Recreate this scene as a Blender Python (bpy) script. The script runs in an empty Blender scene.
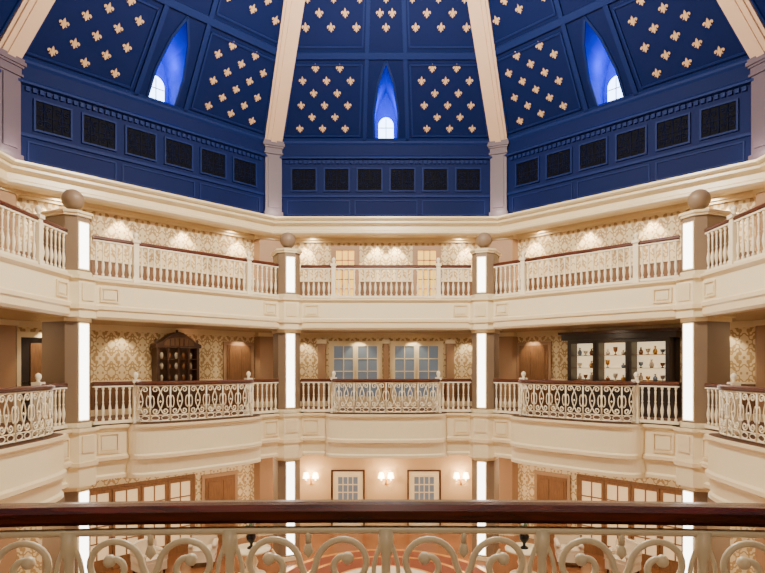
import bpy, math
from mathutils import Matrix, Vector
pi=math.pi
T8=math.tan(pi/8); C8=math.cos(pi/8)
EYE=1.45; CAMY=-10.6

# ---------------------------------------------------------------- materials
def C(r,g,b):
    f=lambda c:((c/255)/12.92 if c/255<=0.04045 else ((c/255+0.055)/1.055)**2.4)
    return (f(r),f(g),f(b),1)
def mat(name,col,rough=0.5,metal=0.0,var=0.06,scale=3.0,emit=None,es=0.0,spec=None):
    m=bpy.data.materials.new(name); m.use_nodes=True
    nt=m.node_tree; b=nt.nodes['Principled BSDF']
    b.inputs['Roughness'].default_value=rough; b.inputs['Metallic'].default_value=metal
    if spec is not None: b.inputs['Specular IOR Level'].default_value=spec
    tc=nt.nodes.new('ShaderNodeTexCoord'); no=nt.nodes.new('ShaderNodeTexNoise')
    no.inputs['Scale'].default_value=scale; no.inputs['Detail'].default_value=4
    nt.links.new(tc.outputs['Object'],no.inputs['Vector'])
    mx=nt.nodes.new('ShaderNodeMix'); mx.data_type='RGBA'
    mx.inputs[6].default_value=tuple(c*(1-var) for c in col[:3])+(1,)
    mx.inputs[7].default_value=tuple(min(1,c*(1+var)) for c in col[:3])+(1,)
    nt.links.new(no.outputs['Fac'],mx.inputs[0]); nt.links.new(mx.outputs[2],b.inputs['Base Color'])
    if emit:
        b.inputs['Emission Color'].default_value=emit; b.inputs['Emission Strength'].default_value=es
    return m
def wood(name,c1,c2,rough=0.3,sc=(1,14,14)):
    m=mat(name,c1,rough); nt=m.node_tree; b=nt.nodes['Principled BSDF']
    tc=nt.nodes.new('ShaderNodeTexCoord'); mp=nt.nodes.new('ShaderNodeMapping'); mp.inputs['Scale'].default_value=sc
    no=nt.nodes.new('ShaderNodeTexNoise'); no.inputs['Scale'].default_value=3; no.inputs['Detail'].default_value=6; no.inputs['Distortion'].default_value=1.2
    cr=nt.nodes.new('ShaderNodeValToRGB'); cr.color_ramp.elements[0].position=.35; cr.color_ramp.elements[1].position=.65
    cr.color_ramp.elements[0].color=c1; cr.color_ramp.elements[1].color=c2
    nt.links.new(tc.outputs['Object'],mp.inputs[0]); nt.links.new(mp.outputs[0],no.inputs[0]); nt.links.new(no.outputs['Fac'],cr.inputs[0])
    nt.links.new(cr.outputs[0],b.inputs['Base Color'])
    return m
def damask(name,c1,c2,tu=0.62,tv=0.85):
    m=bpy.data.materials.new(name); m.use_nodes=True
    nt=m.node_tree; b=nt.nodes['Principled BSDF']; b.inputs['Roughness'].default_value=0.6
    N=nt.nodes.new; L=nt.links.new
    tc=N('ShaderNodeTexCoord'); sp=N('ShaderNodeSeparateXYZ'); L(tc.outputs['Object'],sp.inputs[0])
    def ma(op,a,bb=None):
        n=N('ShaderNodeMath'); n.operation=op
        for i,x in enumerate((a,bb)):
            if x is None: continue
            if isinstance(x,(int,float)): n.inputs[i].default_value=x
            else: L(x,n.inputs[i])
        return n.outputs[0]
    def cs(ax,per,ph=0): return ma('COSINE',ma('ADD',ma('MULTIPLY',ax,2*pi/per),ph))
    x,z=sp.outputs[0],sp.outputs[2]
    A=ma('MULTIPLY',cs(x,tu),cs(z,tv))
    B=ma('MULTIPLY',ma('MULTIPLY',cs(x,tu/2),cs(z,tv/3)),0.6)
    D=ma('MULTIPLY',ma('MULTIPLY',cs(x,tu/4),cs(z,tv/4)),0.6)
    S=ma('ABSOLUTE',ma('ADD',ma('ADD',A,B),D))
    cr=N('ShaderNodeValToRGB'); cr.color_ramp.elements[0].position=.36; cr.color_ramp.elements[1].position=.46
    cr.color_ramp.elements[0].color=c1; cr.color_ramp.elements[1].color=c2
    L(S,cr.inputs[0]); L(cr.outputs[0],b.inputs['Base Color'])
    return m

M_cream=mat('cream_plaster',C(248,234,198),.35,var=.02)
M_cream2=mat('cream_trim',C(242,225,187),.3,var=.02)
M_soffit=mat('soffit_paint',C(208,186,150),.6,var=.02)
M_taupe=mat('taupe_pier',C(134,114,94),.5,var=.05)
M_peach=mat('peach_pilaster',C(172,136,104),.5,var=.04)
M_iron=mat('white_ironwork',C(248,237,210),.35,var=.02)
M_wood=wood('mahogany',C(48,13,7),C(88,26,13),.2)
M_cab=wood('cabinet_wood',C(58,32,20),C(88,52,32),.35)
M_rail=wood('handrail_wood',C(66,30,18),C(98,50,30),.3)
M_door=wood('door_wood',C(120,84,54),C(144,102,66),.4,(10,10,1))
M_wains=wood('wainscot_wood',C(112,78,52),C(132,94,62),.5,(10,10,1))
M_dark=mat('dark_wood',C(44,32,28),.4)
M_cabin=mat('cabinet_interior',C(110,78,52),.5)
M_wall=damask('damask_wallpaper',C(184,152,104),C(236,216,174))
M_wallplain=mat('warm_wall_paint',C(212,178,134),.6,var=.03)
M_blue=mat('dome_blue',C(11,25,76),.65,var=.08,scale=1.2,spec=.12)
M_bluet=mat('dome_blue_trim',C(19,36,92),.6,var=.05,spec=.15)
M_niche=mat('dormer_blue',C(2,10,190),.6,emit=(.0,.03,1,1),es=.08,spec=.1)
M_gold=mat('gold_leaf',C(226,184,136),.4,.05)
M_goldm=mat('gold_metal',C(220,165,80),.3,.7)
M_grille=mat('grille_dark',C(4,6,16),.7,spec=.1)
M_grillet=mat('grille_tracery',C(13,22,58),.6,spec=.1)
M_rib=mat('rib_plaster',C(222,188,160),.5,var=.04)
M_ribp=mat('rib_pilaster_lilac',C(92,78,94),.5,var=.05)
M_strip=mat('light_strip',C(255,250,240),.4,emit=(1,.95,.88,1),es=8)
M_win=mat('dormer_window_glow',C(230,240,255),.3,emit=(.45,.68,1,1),es=9)
M_glass=mat('pale_glass',C(110,122,136),.08,emit=(.7,.82,1,1),es=.10)
M_goldglow=mat('gold_lit_glass',C(200,135,30),.4,emit=(1,.58,.08,1),es=1.8)
M_shelf=mat('lit_display',C(236,205,150),.5,emit=(1,.76,.42,1),es=1.1)
M_shop=mat('shop_glass',C(205,165,110),.3,emit=(1,.72,.38,1),es=.7)
M_bulb=mat('lamp_shade_glow',C(255,235,200),.5,emit=(1,.72,.36,1),es=20)
M_floor=mat('lobby_floor',C(128,82,52),.2,var=.2,scale=1.5)
M_carpet=mat('carpet_rust',C(120,58,34),.9,var=.15,scale=20)
M_corr=mat('corridor_carpet',C(88,58,38),.9,var=.15,scale=20)
M_bott=mat('porcelain_blue',C(130,146,170),.2)
M_bott2=mat('amber_glass',C(150,100,64),.2)
M_fab=mat('cream_fabric',C(225,212,190),.8)
M_leaf=mat('leaf_green',C(70,95,60),.6,var=.3,scale=20)
M_black=mat('black_bronze',C(28,24,24),.3,.5)

# ---------------------------------------------------------------- mesh builder
class MB:
    def __init__(s): s.v=[];s.f=[];s.m=[];s.mats=[];s.sm=[]
    def mi(s,m):
        if m not in s.mats: s.mats.append(m)
        return s.mats.index(m)
    def add(s,vs,fs,m,smooth=False):
        o=len(s.v); s.v+= [tuple(v) for v in vs]; k=s.mi(m)
        for f in fs: s.f.append([o+i for i in f]); s.m.append(k); s.sm.append(smooth)
    def box(s,u0,u1,a0,a1,z0,z1,m):
        vs=[(u,a,z) for z in (z0,z1) for a in (a0,a1) for u in (u0,u1)]
        s.add(vs,[(0,2,3,1),(4,5,7,6),(0,1,5,4),(2,6,7,3),(0,4,6,2),(1,3,7,5)],m)
    def prism(s,poly,z0,z1,m,axis='z'):
        n=len(poly)
        if axis=='z': vs=[(x,y,z0) for x,y in poly]+[(x,y,z1) for x,y in poly]
        else: vs=[(x,z0,y) for x,y in poly]+[(x,z1,y) for x,y in poly]
        s.add(vs,[list(range(n))[::-1],list(range(n,2*n))]+[(i,(i+1)%n,n+(i+1)%n,n+i) for i in range(n)],m)
    def lathe(s,x,y,z,prof,seg,m,smooth=True):
        vs=[];fs=[]
        for r,h in prof:
            for i in range(seg):
                t=2*pi*i/seg; vs.append((x+r*math.cos(t),y+r*math.sin(t),z+h))
        for j in range(len(prof)-1):
            for i in range(seg):
                a=j*seg+i;b=j*seg+(i+1)%seg; fs.append((a,b,b+seg,a+seg))
        fs.append(tuple(range(seg))[::-1]); n=(len(prof)-1)*seg; fs.append(tuple(range(n,n+seg)))
        s.add(vs,fs,m,smooth)
    def ball(s,x,y,z,r,m,seg=20,rings=12,sz=1):
        s.lathe(x,y,z,[(max(.001,r*math.sin(pi*i/rings)),-r*sz*math.cos(pi*i/rings)) for i in range(rings+1)],seg,m)
    def tube(s,pts,r,m,seg=5,closed=False):
        P=[Vector(p) for p in pts]; n=len(P); vs=[];fs=[]
        nrm=None
        for i in range(n):
            if closed: t=P[(i+1)%n]-P[i-1]
            else: t=P[min(i+1,n-1)]-P[max(i-1,0)]
            if t.length<1e-9: t=Vector((0,0,1))
            t.normalize()
            if nrm is None:
                nrm=t.orthogonal().normalized()
            else:
                nrm=nrm-t*nrm.dot(t)
                nrm=nrm.normalized() if nrm.length>1e-6 else t.orthogonal().normalized()
            bn=t.cross(nrm)
            for k in range(seg):
                a=2*pi*k/seg; q=P[i]+nrm*(r*math.cos(a))+bn*(r*math.sin(a)); vs.append(q[:])
        for i in range(n if closed else n-1):
            j=(i+1)%n
            for k in range(seg):
                fs.append((i*seg+k,i*seg+(k+1)%seg,j*seg+(k+1)%seg,j*seg+k))
        if not closed: fs.append(tuple(range(seg))[::-1]); fs.append(tuple(range((n-1)*seg,n*seg)))
        s.add(vs,fs,m,True)
    def build(s,name,k=0.0,origin=None):
        xs=[v[0] for v in s.v];ys=[v[1] for v in s.v];zs=[v[2] for v in s.v]
        if origin is None: origin=((min(xs)+max(xs))/2,(min(ys)+max(ys))/2,min(zs))
        me=bpy.data.meshes.new(name)
        me.from_pydata([(v[0]-origin[0],v[1]-origin[1],v[2]-origin[2]) for v in s.v],[],s.f)
        for m in s.mats: me.materials.append(m)
        me.polygons.foreach_set('material_index',s.m); me.polygons.foreach_set('use_smooth',s.sm)
        me.update()
        ob=bpy.data.objects.new(name,me); bpy.context.scene.collection.objects.link(ob)
        ob.matrix_world=Matrix.Rotation(-k*pi/4,4,'Z')@Matrix.Translation(origin)
        return ob

def superbow(w,B,n=26,e=0.62):
    out=[]
    for i in range(n+1):
        t=pi-pi*i/n; c=math.cos(t); sn=max(0,math.sin(t))
        out.append((w*math.copysign(abs(c)**e,c),B*sn**e))
    return out
def sweep(mb,a,path,prof,mats,smooth=False):
    hs=a*T8; vs=[]
    n=len(path); p=len(prof)
    for (u,d) in path:
        for off,z in prof:
            dd=d if off>-0.5 else 0
            vs.append((u*(1-off*T8/hs),a-dd-off,z))
    base=len(mb.v)
    for j in range(p-1):
        fs=[(i*p+j,(i+1)*p+j,(i+1)*p+j+1,i*p+j+1) for i in range(n-1)]
        if j==0: mb.add(vs,fs,mats[j] if isinstance(mats,list) else mats)
        else:
            k=mb.mi(mats[j] if isinstance(mats,list) else mats)
            for f in fs: mb.f.append([base+q for q in f]); mb.m.append(k); mb.sm.append(smooth)

# ---------------------------------------------------------------- constants
A1=7.4; HS=A1*T8; AW=10.4; HW=AW*T8
Z3=3.6; Z1=-4.6; AD=9.85; HD=AD*T8; ZC=6.2
BAL=[(.034,0),(.034,.06),(.016,.08),(.022,.11),(.038,.20),(.042,.27),(.028,.37),(.016,.44),(.028,.47),(.016,.50),(.020,.62),(.028,.72),(.016,.76),(.034,.79),(.034,.84)]

def handrail(mb,pts,m,w=.055,h=.06,z=1.0):
    P=[Vector((p[0],p[1],0)) for p in pts]; prof=[(-w,-h*.2),(-w*.95,h*.55),(-w*.5,h*.95),(0,h),(w*.5,h*.95),(w*.95,h*.55),(w,-h*.2),(w*.6,-h*.35),(w*.6,-h*.7),(-w*.6,-h*.7),(-w*.6,-h*.35)]
    vs=[];n=len(P);q=len(prof)
    for i in range(n):
        t=(P[min(i+1,n-1)]-P[max(i-1,0)]).normalized(); nn=Vector((-t.y,t.x,0))
        for o,hh in prof: vs.append((P[i].x+nn.x*o,P[i].y+nn.y*o,z+hh))
    fs=[(i*q+j,(i+1)*q+j,(i+1)*q+(j+1)%q,i*q+(j+1)%q) for i in range(n-1) for j in range(q)]
    fs+=[tuple(range(q)),tuple(range((n-1)*q,n*q))[::-1]]
    mb.add(vs,fs,m)
def small_post(mb,u,a,z0,h=1.12):
    mb.box(u-.09,u+.09,a-.09,a+.09,z0,z0+.14,M_iron)
    mb.box(u-.065,u+.065,a-.065,a+.065,z0+.14,z0+h-.08,M_iron)
    mb.box(u-.095,u+.095,a-.095,a+.095,z0+h-.08,z0+h,M_iron)
    mb.lathe(u,a,z0+h,[(.05,0),(.03,.03),(.06,.08),(.07,.12),(.05,.17),(.01,.2)],10,M_iron)
def resample(path,step):
    L=[0]
    for i in range(1,len(path)): L.append(L[-1]+math.dist(path[i],path[i-1]))
    def at(w):
        w=max(0,min(L[-1],w))
        for i in range(1,len(L)):
            if w<=L[i]+1e-9:
                t=(w-L[i-1])/max(1e-9,L[i]-L[i-1]); a,b=path[i-1],path[i]
                return (a[0]+(b[0]-a[0])*t,a[1]+(b[1]-a[1])*t)
        return path[-1]
    return at,L[-1]
def spiral(cx,cz,r,turns,a0,dirn,n=18,shrink=.22):
    return [(cx+r*(1-(1-shrink)*i/n)*math.cos(a0+dirn*turns*2*pi*i/n),cz+r*(1-(1-shrink)*i/n)*math.sin(a0+dirn*turns*2*pi*i/n)) for i in range(n+1)]
def ironwork(mb,path,z0,z1,unit,r,seg=4,post=True,n=16,turns=1.25,fineR=.17,extra=False):
    at,L=resample(path,.1)
    N=max(1,round(L/unit)); w=L/N; H=z1-z0
    def P(pts): return [(*at(x),z) for x,z in pts]
    fine=[(*at(L*i/60),z1) for i in range(61)]
    mb.tube(fine,r*1.2,M_iron,seg); mb.tube([(p[0],p[1],z0) for p in fine],r*1.2,M_iron,seg)
    mb.tube([(p[0],p[1],z0+H*.16) for p in fine],r*.8,M_iron,seg)
    for i in range(N+1):
        x=i*w
        if post: mb.tube(P([(x,z0),(x,z1)]),r*1.3,M_iron,seg)
    R=w*fineR
    for i in range(N):
        c=(i+.5)*w
        for sg in (-1,1):
            top=spiral(c+sg*w*.24,z1-R*1.18,R,turns,(0 if sg<0 else pi),(1 if sg<0 else -1),n)
            bot=spiral(c+sg*w*.24,z0+H*.16+R*1.25,R,turns,(0 if sg<0 else pi),(-1 if sg<0 else 1),n)
            mid=[(c+sg*(w*(.24-fineR)-w*.20*math.sin(pi*t)),(z1-R*1.18)*(1-t)+(z0+H*.16+R*1.25)*t) for t in [j/10 for j in range(11)]]
            mb.tube(P(top[::-1]+mid[1:-1]+bot),r,M_iron,seg)
            mb.tube(P([(c+sg*w*.40+w*.09*math.cos(a),(z0+z1)/2+H*.05+H*.17*math.sin(a)) for a in [2*pi*j/12 for j in range(12)]]),r*.8,M_iron,seg,True)
            mb.tube(P([(c+sg*w*.25+w*.2*math.cos(a),z0+H*.08+H*.065*math.sin(a)) for a in [2*pi*j/10 for j in range(10)]]),r*.7,M_iron,seg,True)
            if extra:
                s3=[(c+sg*w*(.49-.07*math.sin(pi*t)),z1-R*.2-(R*2.6)*t) for t in [j/10 for j in range(11)]]
                mb.tube(P(s3),r*.7,M_iron,seg)
                mb.ball(*at(top[-1][0]),top[-1][1],r*1.9,M_iron,10,6)
        if extra:
            mb.tube(P([(c,z1),(c,z1-R*.45)]),r*.9,M_iron,seg)
            mb.lathe(*at(c),z1-R*.95,[(.001,0),(r*1.6,R*.2),(r*1.1,R*.4),(r*.8,R*.5)],8,M_iron)
        mb.lathe(*at(c),(z0+z1)/2+H*.05-.03,[(.002,0),(r*2.2,.03),(.002,.06)],6,M_iron)

# ---------------------------------------------------------------- balconies
def balcony(level,k):
    z=Z3 if level==3 else 0.0
    mb=MB()
    if level==3:
        path=[(-HS,0),(0,0),(HS,0)]
        prof=[(-2.99,z),(.02,z),(.12,z-.0),(.12,z-.06),(.07,z-.10),(.03,z-.13),(.03,z-.62),(.09,z-.66),(.09,z-.74),(.05,z-.78),(.05,z-.92),(.0,z-.98),(-.25,z-.98),(-.25,z-.90),(-2.99,z-.90)]
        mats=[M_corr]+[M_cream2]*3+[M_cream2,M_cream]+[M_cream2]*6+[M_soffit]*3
    else:
        path=[(-HS,0),(-2.3,0)]+superbow(1.9,.62)+[(2.3,0),(HS,0)]
        prof=[(-2.99,z),(.02,z),(.12,z),(.12,z-.06),(.07,z-.10),(.03,z-.13),(.03,z-.74),(.10,z-.78),(.10,z-.86),(.02,z-.90),(-.04,z-1.22),(.02,z-1.26),(.02,z-1.34),(-.25,z-1.38),(-.25,z-1.25),(-2.99,z-1.25)]
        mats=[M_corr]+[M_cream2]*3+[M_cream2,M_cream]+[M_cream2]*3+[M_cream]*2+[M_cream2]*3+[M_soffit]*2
    sweep(mb,A1,path,prof,mats)
    pan=[(HS-.95,HS-.5)] if level==3 else [(HS-.95,HS-.45)]
    for (p0,p1) in pan:
        for sg in (-1,1):
            a,b=sorted((sg*p0,sg*p1)); zt=z-.19; zb=z-(.56 if level==3 else .68)
            for q0,q1,w0,w1 in ((a,b,zb,zb+.04),(a,b,zt-.04,zt),(a,a+.04,zb+.04,zt-.04),(b-.04,b,zb+.04,zt-.04)):
                mb.box(q0,q1,A1-.07,A1-.03,w0,w1,M_cream2)
            mb.box(a+.08,b-.08,A1-.06,A1-.03,zb+.08,zt-.08,M_cream)
    mb.build('balcony_slab',k)
    mb=MB(); ab=A1+.08; z0=z; hb=ab*T8-.40
    def sect(u0,u1):
        n=max(1,round((u1-u0)/.165))
        for i in range(n):
            u=u0+(i+.5)*(u1-u0)/n; mb.lathe(u,ab,z0+.1,BAL,8,M_iron)
        mb.box(u0,u1,ab-.05,ab+.05,z0+.03,z0+.10,M_iron)
        mb.box(u0,u1,ab-.045,ab+.045,z0+.94,z0+.975,M_iron)
    pu=1.66
    if level==3:
        for a,b in ((-hb,-pu-.07),(-pu+.07,pu-.07),(pu+.07,hb)): sect(a,b)
        handrail(mb,[(-hb,ab),(hb,ab)],M_rail,z=z0+1.02)
    else:
        for a,b in ((-hb,-pu-.07),(pu+.07,hb)):
            sect(a,b); handrail(mb,[(a,ab),(b,ab)],M_rail,z=z0+1.02)
        bow=[(u,ab-d) for u,d in superbow(1.66,.58,36)]
        handrail(mb,bow,M_rail,z=z0+1.02)
        ironwork(mb,bow,z0+.06,z0+.96,.52,.017,4)
    for sg in (-1,1): small_post(mb,sg*pu,ab,z0)
    mb.build('balustrade',k)

for k in range(-3,4):
    for lv in (2,3): balcony(lv,k)

# ---------------------------------------------------------------- piers with light strips
R1=A1/C8
def pierpoly(g=0,y0=R1-.20,dep=.95):
    return [(-.17-g*.6,y0-g),(.17+g*.6,y0-g),(.35+g,y0+.18-g*.4),(.35+g,y0+dep+g),(-.35-g,y0+dep+g),(-.35-g,y0+.18-g*.4)]
for j in range(-3,3):
    k=j+.5
    mb=MB()
    for z0,z1,top in ((Z1,-1.38,0),(0,2.62,0),(Z3,5.02,1)):
        mb.prism(pierpoly(),z0,z1,M_taupe)
        mb.prism(pierpoly(.04),z0,z0+.12,M_cream2)
        if not top: mb.prism(pierpoly(.03),z1-.1,z1,M_cream2)
        y=R1-.20
        mb.box(-.15,.15,y-.02,y,z0+.16,z1-.12,M_cream2)
        mb.box(-.12,.12,y-.035,y-.0205,z0+.19,z1-.15,M_strip)
        if top:
            mb.prism(pierpoly(.04),5.02,5.08,M_cream2); mb.prism(pierpoly(.07),5.08,5.14,M_cream2)
            yc=R1+.15
            mb.lathe(0,yc,5.14,[(.2,0),(.2,.04),(.1,.06),(.09,.1)],16,M_taupe)
            mb.ball(0,yc,5.14+.33,.25,M_taupe,24,16)
    for z,h in ((Z3,.98),(0,1.38)):
        mb.prism(pierpoly(.10,R1-.24),z-h,z,M_cream)
        mb.prism(pierpoly(.16,R1-.24),z-.08,z+.0,M_cream2)
        mb.prism(pierpoly(.15,R1-.24),z-.78 if h<1 else z-.9,z-.68 if h<1 else z-.8,M_cream2)
        y=R1-.34
        mb.box(-.16,.16,y-.03,y,z-.58,z-.18,M_cream2)
    mb.build('light_pier',k)

# ---------------------------------------------------------------- outer walls
def wall(name,k,z0,z1,m,a=AW,wains=True):
    mb=MB(); h=a*T8
    mb.box(-h-.05,h+.05,a,a+.2,z0,z1,m); mb.build(name,k,(0,a,0))
    if wains:
        mb=MB(); mb.box(-h+.4,h-.4,a-.015,a-.001,z0+.18,z0+.98,M_wains); mb.box(-h+.4,h-.4,a-.04,a-.001,z0+.98,z0+1.04,M_cream2)
        for i in range(8):
            u=-h+.5+(2*h-1)*i/8+.1; mb.box(u,u+(2*h-1)/8-.2,a-.03,a-.015,z0+.28,z0+.88,M_wains)
        mb.build('trim_wainscot_%s'%name[5:],k)
    mb=MB(); mb.box(-h+.4,h-.4,a-.03,a-.001,z0,z0+.18,M_cream2); mb.build('baseboard_%s'%name[5:],k)
    mb=MB()
    mb.box(-h+.4,h-.4,a-.10,a-.001,z1-.10,z1-.002,M_cream2); mb.box(-h+.4,h-.4,a-.05,a-.001,z1-.18,z1-.10,M_cream2)
    mb.build('trim_crown_%s'%name[5:],k)
dirs={0:'far',1:'far_right',-1:'far_left',2:'right',-2:'left',3:'near_right',-3:'near_left',4:'near'}
for k in range(-3,5):
    wall('wall_%s_ground'%dirs[k],k,Z1,-1.25,M_wallplain if k in(0,) else M_wall,wains=False)
    if k!=4: wall('wall_%s_middle'%dirs[k],k,0,2.70,M_wall)
    wall('wall_%s_upper'%dirs[k],k,Z3,ZC,M_wall)
for j in range(-4,4):
    k=j+.5; RW=AW/C8
    for z0,z1 in ((Z1,-1.25),(0,2.70),(Z3,ZC)):
        if j in(-4,3) and z0==0: continue
        mb=MB()
        mb.prism([(-.42,RW-.45),(.42,RW-.45),(.62,RW-.2),(.3,RW+.2),(-.3,RW+.2),(-.62,RW-.2)],z0,z1-.01,M_peach)
        mb.prism([(-.47,RW-.5),(.47,RW-.5),(.66,RW-.22),(-.66,RW-.22)],z1-.16,z1-.015,M_cream2)
        mb.prism([(-.47,RW-.5),(.47,RW-.5),(.66,RW-.22),(-.66,RW-.22)],z0,z0+.2,M_cream2)
        mb.build('wall_pilaster',k)

# ---------------------------------------------------------------- dome drum, cornice
AT,ZT=6.80,12.75; ZB=9.52
DA=AT-AD; DZ=ZT-ZB; LS=math.hypot(DA,DZ)
def S(u,t,h=0):
    a=AD+DA*t; z=ZB+DZ*t
    return (u,a-h*DZ/LS,z+h*DA/LS)
def half(t): return (AD+DA*t)*T8
TM=2.3
def fleur(mb,u,t,size):
    polys=[[(0,.55),(.09,.34),(.13,.17),(.06,-.05),(-.06,-.05),(-.13,.17),(-.09,.34)],
     [(-.22,-.05),(.22,-.05),(.22,-.13),(-.22,-.13)],
     [(-.06,-.13),(.06,-.13),(.11,-.3),(0,-.5),(-.11,-.3)]]
    side=[(.07,-.05),(.13,.08),(.2,.2),(.33,.23),(.45,.13),(.44,-.02),(.33,-.1),(.34,.01),(.29,.06),(.22,.0),(.19,-.05)]
    s2=[(.07,-.13),(.18,-.13),(.3,-.27),(.2,-.28)]
    for q in (side,s2): polys.append(q); polys.append([(-x,y) for x,y in q][::-1])
    for q in polys:
        n=len(q); vs=[S(u+x*size,t+y*size/LS,h) for h in (.03,.0) for x,y in q]
        mb.add(vs,[tuple(range(n))]+[(i,(i+1)%n,n+(i+1)%n,n+i) for i in range(n)],M_gold)
def sbar(mb,p,q,w,h,m):
    pu,pv=p[0],p[1]*LS; qu,qv=q[0],q[1]*LS
    L=math.hypot(qu-pu,qv-pv); nx,ny=-(qv-pv)/L*w/2,(qu-pu)/L*w/2
    c=[(pu+nx,pv+ny),(qu+nx,qv+ny),(qu-nx,qv-ny),(pu-nx,pv-ny)]
    vs=[S(x,v/LS,hh) for hh in (0,h) for x,v in c]
    mb.add(vs,[(4,5,6,7),(0,1,5,4),(1,2,6,5),(2,3,7,6),(3,0,4,7)],m)
OW=.43
T0,T1,T2,T3=.03,.22,.44,.60
SF=.19
def dome_facet(k):
    mb=MB()
    for sg in (-1,1):
        vs=[S(sg*SF*half(0),0),S(sg*half(0),0),S(sg*half(TM),TM),S(sg*SF*half(TM),TM)]
        mb.add(vs,[(0,1,2,3)],M_blue)
        pl=[(sg*SF*half(T0),T0),(sg*OW,T0),(sg*OW,T1),(sg*OW*.62,T2),(0,T3),(0,TM),(sg*SF*half(TM),TM)]
        mb.add([S(*p) for p in pl],[tuple(range(len(pl)))],M_blue)
    b0=SF*half(0);b1=SF*half(T0)
    mb.add([S(-b0,0),S(b0,0),S(b1,T0),S(-b1,T0)],[(0,1,2,3)],M_blue)
    ct=[(-OW,T0),(-OW,T1),(-OW*.62,T2),(0,T3),(OW*.62,T2),(OW,T1),(OW,T0)]
    BA=AD+.35
    fr=[S(*p) for p in ct]; bk=[(p[0],BA,p[2]) for p in fr]; n=len(ct)
    mb.add(fr+bk,[(i,(i+1)%n,n+(i+1)%n,n+i) for i in range(n)]+[tuple(range(n,2*n))],M_niche)
    zs=S(0,T0)[2]+.05
    def arch(w,h,y,m,g=0):
        pts=[(-w,zs+g),(w,zs+g)]+[(w*math.cos(a),zs+h-w+w*1.15*math.sin(a)) for a in [pi*i/12 for i in range(13)]]
        mb.prism(pts,y-.02,y,m,axis='y')
    arch(.36,.92,BA-.001,M_niche); arch(.27,.82,BA-.025,M_win,.06)
    mb.box(-.012,.012,BA-.06,BA-.046,zs+.06,zs+.8,M_bluet); mb.box(-.26,.26,BA-.06,BA-.046,zs+.46,zs+.485,M_bluet)
    for i in range(n-1): sbar(mb,ct[i],ct[i+1],.07,.05,M_bluet)
    for sg in (-1,1):
        sbar(mb,(sg*SF*half(0),0),(sg*SF*half(TM),TM),.13,.08,M_bluet)
        for (t0,t1) in ((.05,.57),(.69,1.25),(1.38,2.1)):
            c=[(.235,t0),(.90,t0),(.90,t1),(.235,t1)]
            for i in range(4):
                p,q=c[i],c[(i+1)%4]
                sbar(mb,(sg*p[0]*half(p[1]),p[1]),(sg*q[0]*half(q[1]),q[1]),.05,.05,M_bluet)
    for t in (.635,1.31,2.2): sbar(mb,(-half(t),t),(half(t),t),.2,.09,M_bluet)
    sbar(mb,(-half(0.01),.01),(half(.01),.01),.16,.08,M_bluet)
    h=HD
    mb.box(-h,h,AD,AD+.15,6.6,ZB,M_blue)
    sweep(mb,AD,[(-h,0),(h,0)],[(0,ZB+.02),(.10,ZB+.02),(.10,ZB-.08),(.04,ZB-.14),(.04,ZB-.5),(.08,ZB-.52),(.14,ZB-.58),(.14,ZB-.64),(0,ZB-.66)],[M_bluet,M_bluet,M_bluet,M_blue,M_bluet,M_bluet,M_bluet,M_bluet])
    sweep(mb,AD,[(-h,0),(h,0)],[(0,7.62),(.06,7.60),(.06,7.52),(0,7.50)],M_bluet)
    nd=44
    for i in range(nd):
        u=-h+.45+(2*h-.9)*(i+.5)/nd; mb.box(u-.05,u+.05,AD-.07,AD,ZB-.80,ZB-.68,M_bluet)
    for i in range(3):
        u0=-h+.45+i*(2*h-.9)/3+.08; u1=u0+(2*h-.9)/3-.16
        for a,b,c,d in ((u0,u1,6.88,6.92),(u0,u1,7.38,7.42),(u0,u0+.04,6.92,7.38),(u1-.04,u1,6.92,7.38)): mb.box(a,b,AD-.03,AD,c,d,M_bluet)
    mb.build('dome_panel',k)
    mb=MB()
    for i in range(6):
        u=-h+.55+(2*h-1.1)*(i+.5)/6; w=.47; z0=7.72; z1=8.58; zc=(z0+z1)/2
        mb.box(u-w+.02,u+w-.02,AD-.012,AD-.001,z0+.02,z1-.02,M_grille)
        for a,b,c,d in ((u-w,u+w,z0,z0+.05),(u-w,u+w,z1-.05,z1),(u-w,u-w+.05,z0+.05,z1-.05),(u+w-.05,u+w,z0+.05,z1-.05)): mb.box(a,b,AD-.06,AD-.001,c,d,M_bluet)
        y=AD-.03
        for cx in (-.22,.22):
            for sx in (-1,1):
                for sz in (-1,1):
                    sp=spiral(u+cx+sx*.10,zc+sz*.2,.095,1.3,pi/4 if sx*sz>0 else 3*pi/4,sx*sz,10)
                    mb.tube([(p[0],y,p[1]) for p in sp],.012,M_grillet,4)
            mb.tube([(u+cx+.09*math.cos(a),y,zc+.13*math.sin(a)) for a in [2*pi*q/10 for q in range(10)]],.012,M_grillet,4,True)
            mb.tube([(u+cx,y,z0+.04),(u+cx,y,z1-.04)],.012,M_grillet,4)
        mb.tube([(u,y,z0+.04),(u,y,z1-.04)],.014,M_grillet,4); mb.tube([(u-w+.04,y,zc),(u+w-.04,y,zc)],.012,M_grillet,4)
    mb.build('drum_grille_row',k)
    mb=MB()
    rs=.0885; row=0; t=.105; st=.80
    while t<2.05:
        ok = (.07<t<.55) or (.73<t<1.22) or (1.42<t)
        if ok:
            hh=half(t)
            for sg in (-1,1):
                lo=.235*hh+.17; hi=.90*hh-.17; cx=(.5675*hh)
                off=st/2 if row%2 else 0
                for i in range(-3,4):
                    x=cx+off+i*st
                    if lo-.04<=x<=hi+.04: fleur(mb,sg*x,t,.27)
            if t>.7:
                for x in ((-.19,.19) if row%2 else (0,)):
                    if abs(x)<SF*hh-.17: fleur(mb,x,t,.26)
        row+=1; t+=rs
    mb.build('fleur_de_lis_pattern',k)
    mb=MB()
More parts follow.
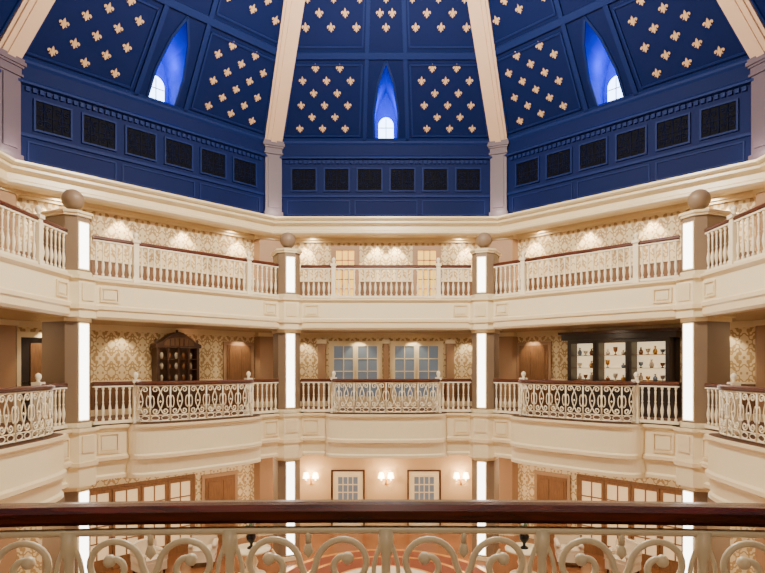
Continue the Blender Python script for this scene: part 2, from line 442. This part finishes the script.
    prof=[(-.15,6.74),(.42,6.74),(.42,6.68),(.36,6.63),(.30,6.61),(.30,6.54),(.22,6.49),(.12,6.46),(.12,6.32),(.18,6.28),(.18,6.21),(.10,6.15),(-.05,6.10),(-.05,ZC),(-.54,ZC)]
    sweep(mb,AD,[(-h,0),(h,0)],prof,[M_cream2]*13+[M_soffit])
    mb.build('trim_cornice_%s'%dirs[k],k)
for k in range(-3,5): dome_facet(k)
RD=AD/C8; RT=AT/C8
for j in range(-4,4):
    k=j+.5; mb=MB()
    def rp(x,t,h):
        dr=RT-RD; L=math.hypot(dr,DZ)
        return (x,RD+dr*t-h*DZ/L,ZB+DZ*t+h*dr/L)
    for w,h0,h1 in ((.31,-.1,.20),(.23,.20,.26),(.10,.26,.30)):
        vs=[rp(x,t,h) for t in (-.03,TM) for x,h in ((-w,h0),(w,h0),(w,h1),(-w,h1))]
        mb.add(vs,[(0,1,2,3),(4,7,6,5),(0,4,5,1),(1,5,6,2),(2,6,7,3),(3,7,4,0)],M_rib)
    mb.build('dome_rib',k)
    mb=MB()
    mb.box(-.29,.29,RD-.24,RD+.05,6.74,9.15,M_ribp)
    mb.box(-.19,.19,RD-.28,RD-.24,7.1,8.95,M_ribp)
    mb.box(-.33,.33,RD-.30,RD+.05,6.74,6.95,M_ribp)
    for g,a,b in ((.03,9.0,9.06),(.0,9.06,9.22),(.04,9.22,9.28),(.08,9.28,9.38),(.05,9.38,9.46)):
        mb.box(-.30-g,.30+g,RD-.26-g,RD+.05,a,b,M_ribp)
    mb.build('dome_pilaster',k)
mb=MB(); ac=AD+DA*TM; zc=ZB+DZ*TM
mb.prism([(ac/C8*math.cos(pi/8+i*pi/4),ac/C8*math.sin(pi/8+i*pi/4)) for i in range(8)],zc,zc+.1,M_blue); mb.build('dome_cap')
mb=MB()
mb.tube([(0,0,zc),(0,0,11.2)],.03,M_goldm,6)
mb.lathe(0,0,10.6,[(.02,0),(.12,.05),(.2,.2),(.08,.35),(.14,.5),(.03,.7)],16,M_goldm)
for r,z,n in ((1.3,10.9,14),(.8,11.4,8)):
    mb.tube([(r*math.cos(2*pi*i/32),r*math.sin(2*pi*i/32),z) for i in range(32)],.03,M_goldm,6,True)
    for i in range(n):
        a=2*pi*i/n; c,s_=math.cos(a),math.sin(a)
        mb.tube([(0,0,z+.1),(c*r*.5,s_*r*.5,z-.15),(c*r,s_*r,z)],.018,M_goldm,5)
        mb.lathe(c*r,s_*r,z,[(.05,0),(.03,.03),(.03,.15),(.06,.18),(.09,.28),(.03,.36)],8,M_bulb)
mb.build('added_chandelier')  # invented fixture above the view, added to account for the main light

# ---------------------------------------------------------------- doors / windows / furniture on walls
def paneled_door(k,u,z0,w=1.0,h=2.2,name='door_1',m=M_door,a=AW):
    mb=MB(); y=a-.02
    mb.box(u-w/2-.12,u+w/2+.12,y-.06,y,z0,z0+h+.12,M_peach)
    mb.box(u-w/2,u+w/2,y-.09,y-.06,z0,z0+h,m)
    for sx in (-1,1):
        for a0,a1 in ((.12,.9),(1.0,h-.12)):
            c=u+sx*w/4
            mb.box(c-w*.17,c+w*.17,y-.11,y-.09,z0+a0,z0+a1,m)
    mb.ball(u+w*.42,y-.13,z0+1,.03,M_goldm,8,6)
    mb.build(name,k)
def french_door(k,u0,u1,z0,z1,name,frame=M_cream2,glass=M_glass,nx=2,nz=4,leafs=2,a=AW,kick=.35):
    mb=MB(); y=a-.02
    mb.box(u0-.1,u1+.1,y-.03,y,z0,z1+.1,frame)
    lw=(u1-u0)/leafs
    for l in range(leafs):
        a0=u0+l*lw; a1=a0+lw
        mb.box(a0+.08,a1-.08,y-.05,y-.03,z0+kick,z1-.08,glass)
        mb.box(a0+.01,a0+.09,y-.09,y-.03,z0,z1,frame); mb.box(a1-.09,a1-.01,y-.09,y-.03,z0,z1,frame)
        mb.box(a0+.09,a1-.09,y-.09,y-.03,z0,z0+kick+.01,frame); mb.box(a0+.09,a1-.09,y-.09,y-.03,z1-.09,z1,frame)
        for i in range(1,nx): x=a0+.09+(lw-.18)*i/nx; mb.box(x-.018,x+.018,y-.075,y-.05,z0+kick+.01,z1-.09,frame)
        for i in range(1,nz): z=z0+kick+.01+(z1-z0-kick-.1)*i/nz; mb.box(a0+.09,a1-.09,y-.075,y-.05,z-.018,z+.018,frame)
    mb.build(name,k)
french_door(0,-2.0,-.24,0,2.3,'door_french_1'); french_door(0,.24,2.0,0,2.3,'door_french_2')
mb=MB()
for x in (-2.35,2.35,0):
    w=.14 if x else .1
    mb.box(x-w,x+w,AW-.16,AW-.045,.2,2.3,M_peach); mb.box(x-w-.04,x+w+.04,AW-.19,AW-.045,0,.2,M_cream2); mb.box(x-w-.04,x+w+.04,AW-.19,AW-.02,2.3,2.45,M_cream2)
mb.build('trim_pilasters')
paneled_door(-1,3.02,0,.95,2.2,'door_1'); paneled_door(1,-3.0,0,1.1,2.2,'door_2')
for i,x in enumerate((-1.5,1.5)):
    french_door(0,x-.42,x+.42,Z3,Z3+2.2,'window_%d'%(i+1),M_peach,M_goldglow,3,5,1)
def doorway(k,u,z0,name):
    mb=MB(); y=AW-.02
    mb.box(u-.5,u+.5,y-.02,y,z0,z0+2.25,M_dark)
    for a,b,c,d in ((u-.6,u-.5,0,2.4),(u+.5,u+.6,0,2.4),(u-.5,u+.5,2.25,2.4)): mb.box(a,b,y-.12,y,z0+c,z0+d,M_cream2)
    mb.box(u-.26,u+.26,y-.05,y-.02,z0,z0+2.1,M_door)
    mb.build(name,k)
doorway(-1,-3.1,0,'door_4')
def cabinet(k,u,z0):
    mb=MB(); y=AW-.045; D=.45; w=.7
    mb.box(u-w-.04,u+w+.04,y-D-.03,y,z0,z0+.1,M_cab)
    mb.box(u-w,u+w,y-D,y,z0+.1,z0+.95,M_cab); mb.box(u-w-.04,u+w+.04,y-D-.04,y,z0+.95,z0+1.0,M_cab)
    for s in (-1,1):
        mb.box(u+s*w*.5-w*.4,u+s*w*.5+w*.4,y-D-.02,y-D,z0+.2,z0+.88,M_cab)
        a,b=sorted((u+s*w,u+s*(w-.08))); mb.box(a,b,y-D+.08,y,z0+1.0,z0+2.05,M_cab)
    mb.box(u-w+.08,u+w-.08,y-.04,y,z0+1.0,z0+2.05,M_cabin)
    for zz in (1.35,1.68): mb.box(u-w+.08,u+w-.08,y-D+.1,y-.04,z0+zz,z0+zz+.025,M_cab)
    for q in (-.34,0,.34): mb.box(u+q-.025,u+q+.025,y-D+.06,y-D+.1,z0+1,z0+2.1,M_cab)
    oc=[(u-w-.05,z0+2.05),(u+w+.05,z0+2.05),(u+w+.05,z0+2.16),(u+w*.8,z0+2.24),(u+w*.5,z0+2.40),(u+w*.2,z0+2.53),(u,z0+2.56),(u-w*.2,z0+2.53),(u-w*.5,z0+2.40),(u-w*.8,z0+2.24),(u-w-.05,z0+2.16)]
    mb.prism(oc,y-D+.04,y,M_cab,axis='y')
    pts=[(u-w+.2,z0+2.12),(u+w-.2,z0+2.12)]+[(u+(w-.2)*math.cos(a),z0+2.14+.24*math.sin(a)) for a in [pi*i/14 for i in range(15)]]
    mb.prism(pts,y-D+.02,y-D+.04,M_cabin,axis='y')
    for q in range(1,6):
        x=u-.45+q*.15; mb.box(x-.012,x+.012,y-D+.005,y-D+.02,z0+2.12,z0+2.14+.22*math.sin(math.acos(min(1,abs(x-u)/.51))),M_cab)
    for s in (-1,1): mb.lathe(u+s*.68,y-D+.2,z0+2.16,[(.05,0),(.03,.05),(.05,.12),(.01,.18)],10,M_cab)
    mb.lathe(u,y-D+.2,z0+2.54,[(.05,0),(.03,.03),(.05,.06),(.01,.1)],10,M_cab)
    for zz in (1.0,1.375,1.705):
        for i in range(5):
            mb.lathe(u-.48+i*.24,y-.2,z0+zz,[(.03,0),(.05,.06),(.06,.13),(.03,.2)],8,(M_fab,M_bott2)[i%2])
    mb.build('china_cabinet',k)
cabinet(-1,.66,0)
def bar(k,u0,u1,z0):
    mb=MB(); y=AW-.045; D=.5; h=2.55
    mb.box(u0-.12,u1+.12,y-D-.05,y,z0+h-.24,z0+h,M_dark); mb.box(u0-.2,u1+.2,y-D-.12,y,z0+h-.06,z0+h+.02,M_cab)
    mb.box(u0-.05,u1+.05,y-.03,y,z0,z0+h-.24,M_dark)
    mb.box(u0-.12,u1+.12,y-D-.25,y-.03,z0,z0+.95,M_dark); mb.box(u0-.15,u1+.15,y-D-.3,y-.03,z0+.95,z0+1.0,M_cab)
    bays=[(.05,.29),(.33,.60),(.64,.95)]
    L=u1-u0
    for bi,(f0,f1) in enumerate(bays):
        a,b=u0+f0*L,u0+f1*L
        mb.box(a+.03,b-.03,y-.06,y-.03,z0+1.05,z0+h-.30,M_shelf)
        for x in (a-.03,b+.03): mb.box(x-.06,x+.06,y-D,y-.03,z0+1.0,z0+h-.24,M_dark)
        mb.box(a,b,y-D,y-D+.05,z0+h-.36,z0+h-.24,M_dark)
        for q,zz in enumerate((1.02,1.42,1.82)):
            mb.box(a+.03,b-.03,y-.40,y-.06,z0+zz-.015,z0+zz,M_door)
            n=(3,2,3)[q]+(bi==2)
            for i in range(n):
                x=a+.2+(b-a-.4)*i/(n-1); hh=(.22,.15,.25,.18)[(i*3+q+bi)%4]
                c=(M_fab,M_bott2,M_fab,M_goldm,M_bott)[(i+q*2+bi)%5]
                if (i+q)%2: mb.lathe(x,y-.22,z0+zz,[(.05,0),(.05,.012),(.015,.03),(.015,hh*.3),(.06,hh*.5),(.07,hh)],12,c)
                else: mb.lathe(x,y-.22,z0+zz,[(.045,0),(.07,hh*.3),(.06,hh*.55),(.02,hh*.75),(.035,hh)],12,c)
    mb.build('display_cabinet',k)
bar(1,-1.55,1.75,0)
french_door(0,-1.85,-.95,Z1,-2.5,'door_5',M_cream2,M_glass,4,6,1,kick=.3)
french_door(0,.95,1.85,Z1,-2.5,'door_6',M_cream2,M_glass,4,6,1,kick=.3)
for s in (-1,1):
    mb=MB(); c=s*1.4
    for a,b,z0_,z1_ in ((c-.62,c-.57,Z1,-2.34),(c+.57,c+.62,Z1,-2.34),(c-.57,c+.57,-2.39,-2.34)): mb.box(a,b,AW-.08,AW-.002,z0_,z1_,M_cab)
    mb.build('trim_door_surround')
french_door(-1,-2.1,1.3,Z1,-2.2,'shopfront_window',M_door,M_shop,2,4,4)
french_door(1,-1.3,2.1,Z1,-2.2,'shopfront_window',M_door,M_shop,2,4,4)
paneled_door(-1,2.3,Z1,1.1,2.3,'door_7'); paneled_door(1,-2.3,Z1,1.1,2.3,'door_8')
def pt(x,y,z,k,e,col=(1,.8,.58),r=.1):
    l=bpy.data.lights.new('lamp','POINT'); l.energy=e; l.color=col; l.shadow_soft_size=r
    o=bpy.data.objects.new('lamp_light',l); o.matrix_world=Matrix.Rotation(-k*pi/4,4,'Z')@Matrix.Translation((x,y,z)); bpy.context.scene.collection.objects.link(o); return o
def sconce(k,u,z):
    mb=MB(); y=AW
    mb.lathe(u,y-.03,z-.2,[(.01,0),(.05,.05),(.03,.15),(.06,.25),(.01,.3)],10,M_goldm)
    for s in (-1,1):
        mb.tube([(u,y-.04,z-.1),(u+s*.08,y-.14,z-.16),(u+s*.17,y-.16,z-.1),(u+s*.17,y-.16,z)],.012,M_goldm,5)
        mb.lathe(u+s*.17,y-.16,z,[(.02,0),(.02,.06),(.12,.08),(.07,.28)],10,M_bulb)
    mb.build('wall_sconce',k)
    pt(u,y-.4,z+.2,k,45,(1,.72,.42),r=.05)
for u in (-2.75,0,2.75): sconce(0,u,-2.70)

# ---------------------------------------------------------------- ground floor
mb=MB(); mb.prism([((AW+.2)/C8*math.cos(pi/8+i*pi/4),(AW+.2)/C8*math.sin(pi/8+i*pi/4)) for i in range(8)],Z1-.2,Z1,M_floor); mb.build('floor')
mb=MB()
def disc(r,z0,z1,m): mb.prism([(r*math.cos(2*pi*i/64),5.0+r*math.sin(2*pi*i/64)) for i in range(64)],z0,z1,m)
disc(3.3,Z1+.001,Z1+.012,M_goldm);disc(3.14,Z1+.012,Z1+.016,M_carpet);disc(2.6,Z1+.016,Z1+.02,M_goldm);disc(2.46,Z1+.02,Z1+.024,M_carpet);disc(1.7,Z1+.024,Z1+.028,M_goldm);disc(1.6,Z1+.028,Z1+.032,M_fab)
mb.build('round_carpet')
def urn_table(x,y):
    mb=MB()
    mb.lathe(x,y,Z1,[(.4,0),(.42,.05),(.25,.12),(.14,.25),(.2,.4),(.12,.6),(.3,.72),(.55,.75),(.55,.8)],24,M_cream)
    mb.build('pedestal_table')
    mb=MB(); z=Z1+.8
    mb.lathe(x,y,z,[(.12,0),(.12,.03),(.04,.08),(.04,.14),(.13,.25),(.15,.36),(.09,.44),(.13,.48)],16,M_black)
    for i in range(9):
        a=i*2.4; rr=.06+.14*((i*37)%10)/10
        cx,cy=x+rr*math.cos(a),y+rr*math.sin(a); cz=z+.72+.1*math.sin(i*1.7)
        mb.tube([(x,y,z+.44),((x+cx)/2,(y+cy)/2,z+.6),(cx,cy,cz)],.008,M_leaf,4)
        mb.ball(cx,cy,cz,.06,M_leaf if i%3 else M_fab,8,6)
    mb.build('flower_urn')
urn_table(-3.9,5.9); urn_table(4.0,5.9)
def armchair(x,y,rot):
    mb=MB()
    mb.box(-.36,.36,-.36,.36,.16,.42,M_fab); mb.box(-.28,.28,-.34,.24,.42,.52,M_fab)
    pts=[(-.36,.42),(.36,.42),(.38,.85)]+[(.38*math.cos(a),.85+.12*math.sin(a)) for a in [pi*i/10 for i in range(1,10)]]+[(-.38,.85)]
    mb.prism(pts,.24,.38,M_fab,axis='y')
    for s in (-1,1):
        a,b=sorted((s*.28,s*.40)); mb.box(a,b,-.34,.3,.42,.64,M_fab)
        mb.tube([(s*.34,-.36,.64),(s*.34,.3,.64)],.075,M_fab,10)
        for yy in (-.3,.3): mb.lathe(s*.3,yy,0,[(.02,0),(.035,.1),(.04,.165)],8,M_wood)
    o=mb.build('armchair',0,(0,0,0)); o.matrix_world=Matrix.Translation((x,y,Z1))@Matrix.Rotation(rot,4,'Z')
for x,y,r in ((-6.9,6.0,.9),(-5.6,6.9,.2),(6.9,6.0,-.9),(5.6,6.9,-.2)): armchair(x,y,r)

# ---------------------------------------------------------------- viewer's side landing
mb=MB(); mb.box(-4.3,4.3,-14,-8.95,-.25,0,M_corr); mb.build('floor_landing')
mb=MB(); mb.box(-4.3,4.3,-14,-9.75,2.7,2.9,M_soffit); mb.build('ceiling_landing')
mb=MB(); mb.box(-4.5,4.5,-14.2,-14,0,2.9,M_wall); mb.build('wall_back')
for s,n in ((-1,'wall_landing_left'),(1,'wall_landing_right')):
    mb=MB(); a,b=sorted((s*4.32,s*4.5)); mb.box(a,b,-14,-10.45,0,2.9,M_wall); mb.build(n)
mb=MB()
RY=CAMY+1.5; RR=11.0
path=[(RR*math.sin(t),RY-RR+RR*math.cos(t)) for t in [(-.26+.52*i/48) for i in range(49)]]
handrail(mb,path,M_wood,w=.055,h=.028,z=1.068)
at,L=resample(path,.1); N=round(L/.395)
if N%2: N+=1
ironwork(mb,path,.08,1.022,L/N,.0088,7,False,32,1.3,.19,True)
for i in range(N+1):
    p=at(L*i/N)
    mb.lathe(p[0],p[1],.08,[(.012,0),(.02,.1),(.012,.2),(.012,.6),(.02,.72),(.012,.80),(.012,.87),(.02,.90),(.02,.945)],10,M_iron)
mb.build('foreground_balustrade')

# ---------------------------------------------------------------- lights
def area(k,u,a,z,e,size=.3,col=(1,.83,.60),spread=170):
    l=bpy.data.lights.new('downlight','AREA'); l.shape='DISK'; l.size=size; l.energy=e; l.color=col; l.spread=math.radians(spread)
    o=bpy.data.objects.new('downlight',l); o.matrix_world=Matrix.Rotation(-k*pi/4,4,'Z')@Matrix.Translation((u,a,z)); bpy.context.scene.collection.objects.link(o)
def spot(k,u,a,z,e,ang=75,col=(1,.82,.56)):
    l=bpy.data.lights.new('wall_washer','SPOT'); l.energy=e; l.color=col; l.spot_size=math.radians(ang); l.spot_blend=.5; l.shadow_soft_size=.04
    o=bpy.data.objects.new('wall_washer',l); o.matrix_world=Matrix.Rotation(-k*pi/4,4,'Z')@Matrix.Translation((u,a,z))@Matrix.Rotation(math.radians(14),4,'X'); bpy.context.scene.collection.objects.link(o)
for k in range(-3,4):
    for u in (-2.4,0,2.4):
        area(k,u,9.0,2.66,17)
        area(k,u,8.6,-1.30,48)
    if abs(k)<=2:
        for u in (-3.0,-1.0,1.0,3.0):
            if k==0 and abs(u)<2: u*=.35
            spot(k,u,AW-.36,ZC-.03,240,70)
        for u in (-3.0,-1.0,1.0,3.0): spot(k,u,AW-.45,2.67,75,80)
        for u in (-2.7,2.7): area(k,u,10.12,ZC-.02,10,.2)
area(4,0,11.5,2.68,40)
pt(0,0,9.9,0,6200,(1,.88,.69),.6)  # main light, added out of view just below the invented fixture
for k in range(-2,3):
    pt(0,AD-.3,ZB+1.15,k,28,(.0,.06,1),.1)
# warm uplights standing on the cornice at the foot of each rib pilaster
for j in range(-3,3):
    pt(0,RD-.62,7.0,j+.5,14,(1,.84,.66),.05)

w=bpy.data.worlds.new('world'); bpy.context.scene.world=w; w.use_nodes=True
w.node_tree.nodes['Background'].inputs[0].default_value=(.6,.7,1,1); w.node_tree.nodes['Background'].inputs[1].default_value=.3

# ---------------------------------------------------------------- camera
cam=bpy.data.cameras.new('camera'); co=bpy.data.objects.new('camera',cam); bpy.context.scene.collection.objects.link(co)
co.location=(0,CAMY,EYE); co.rotation_euler=(pi/2,0,0)
cam.sensor_width=36; cam.lens=570/765*36; cam.shift_x=-.0046; cam.shift_y=.105; cam.clip_start=.05
bpy.context.scene.camera=co
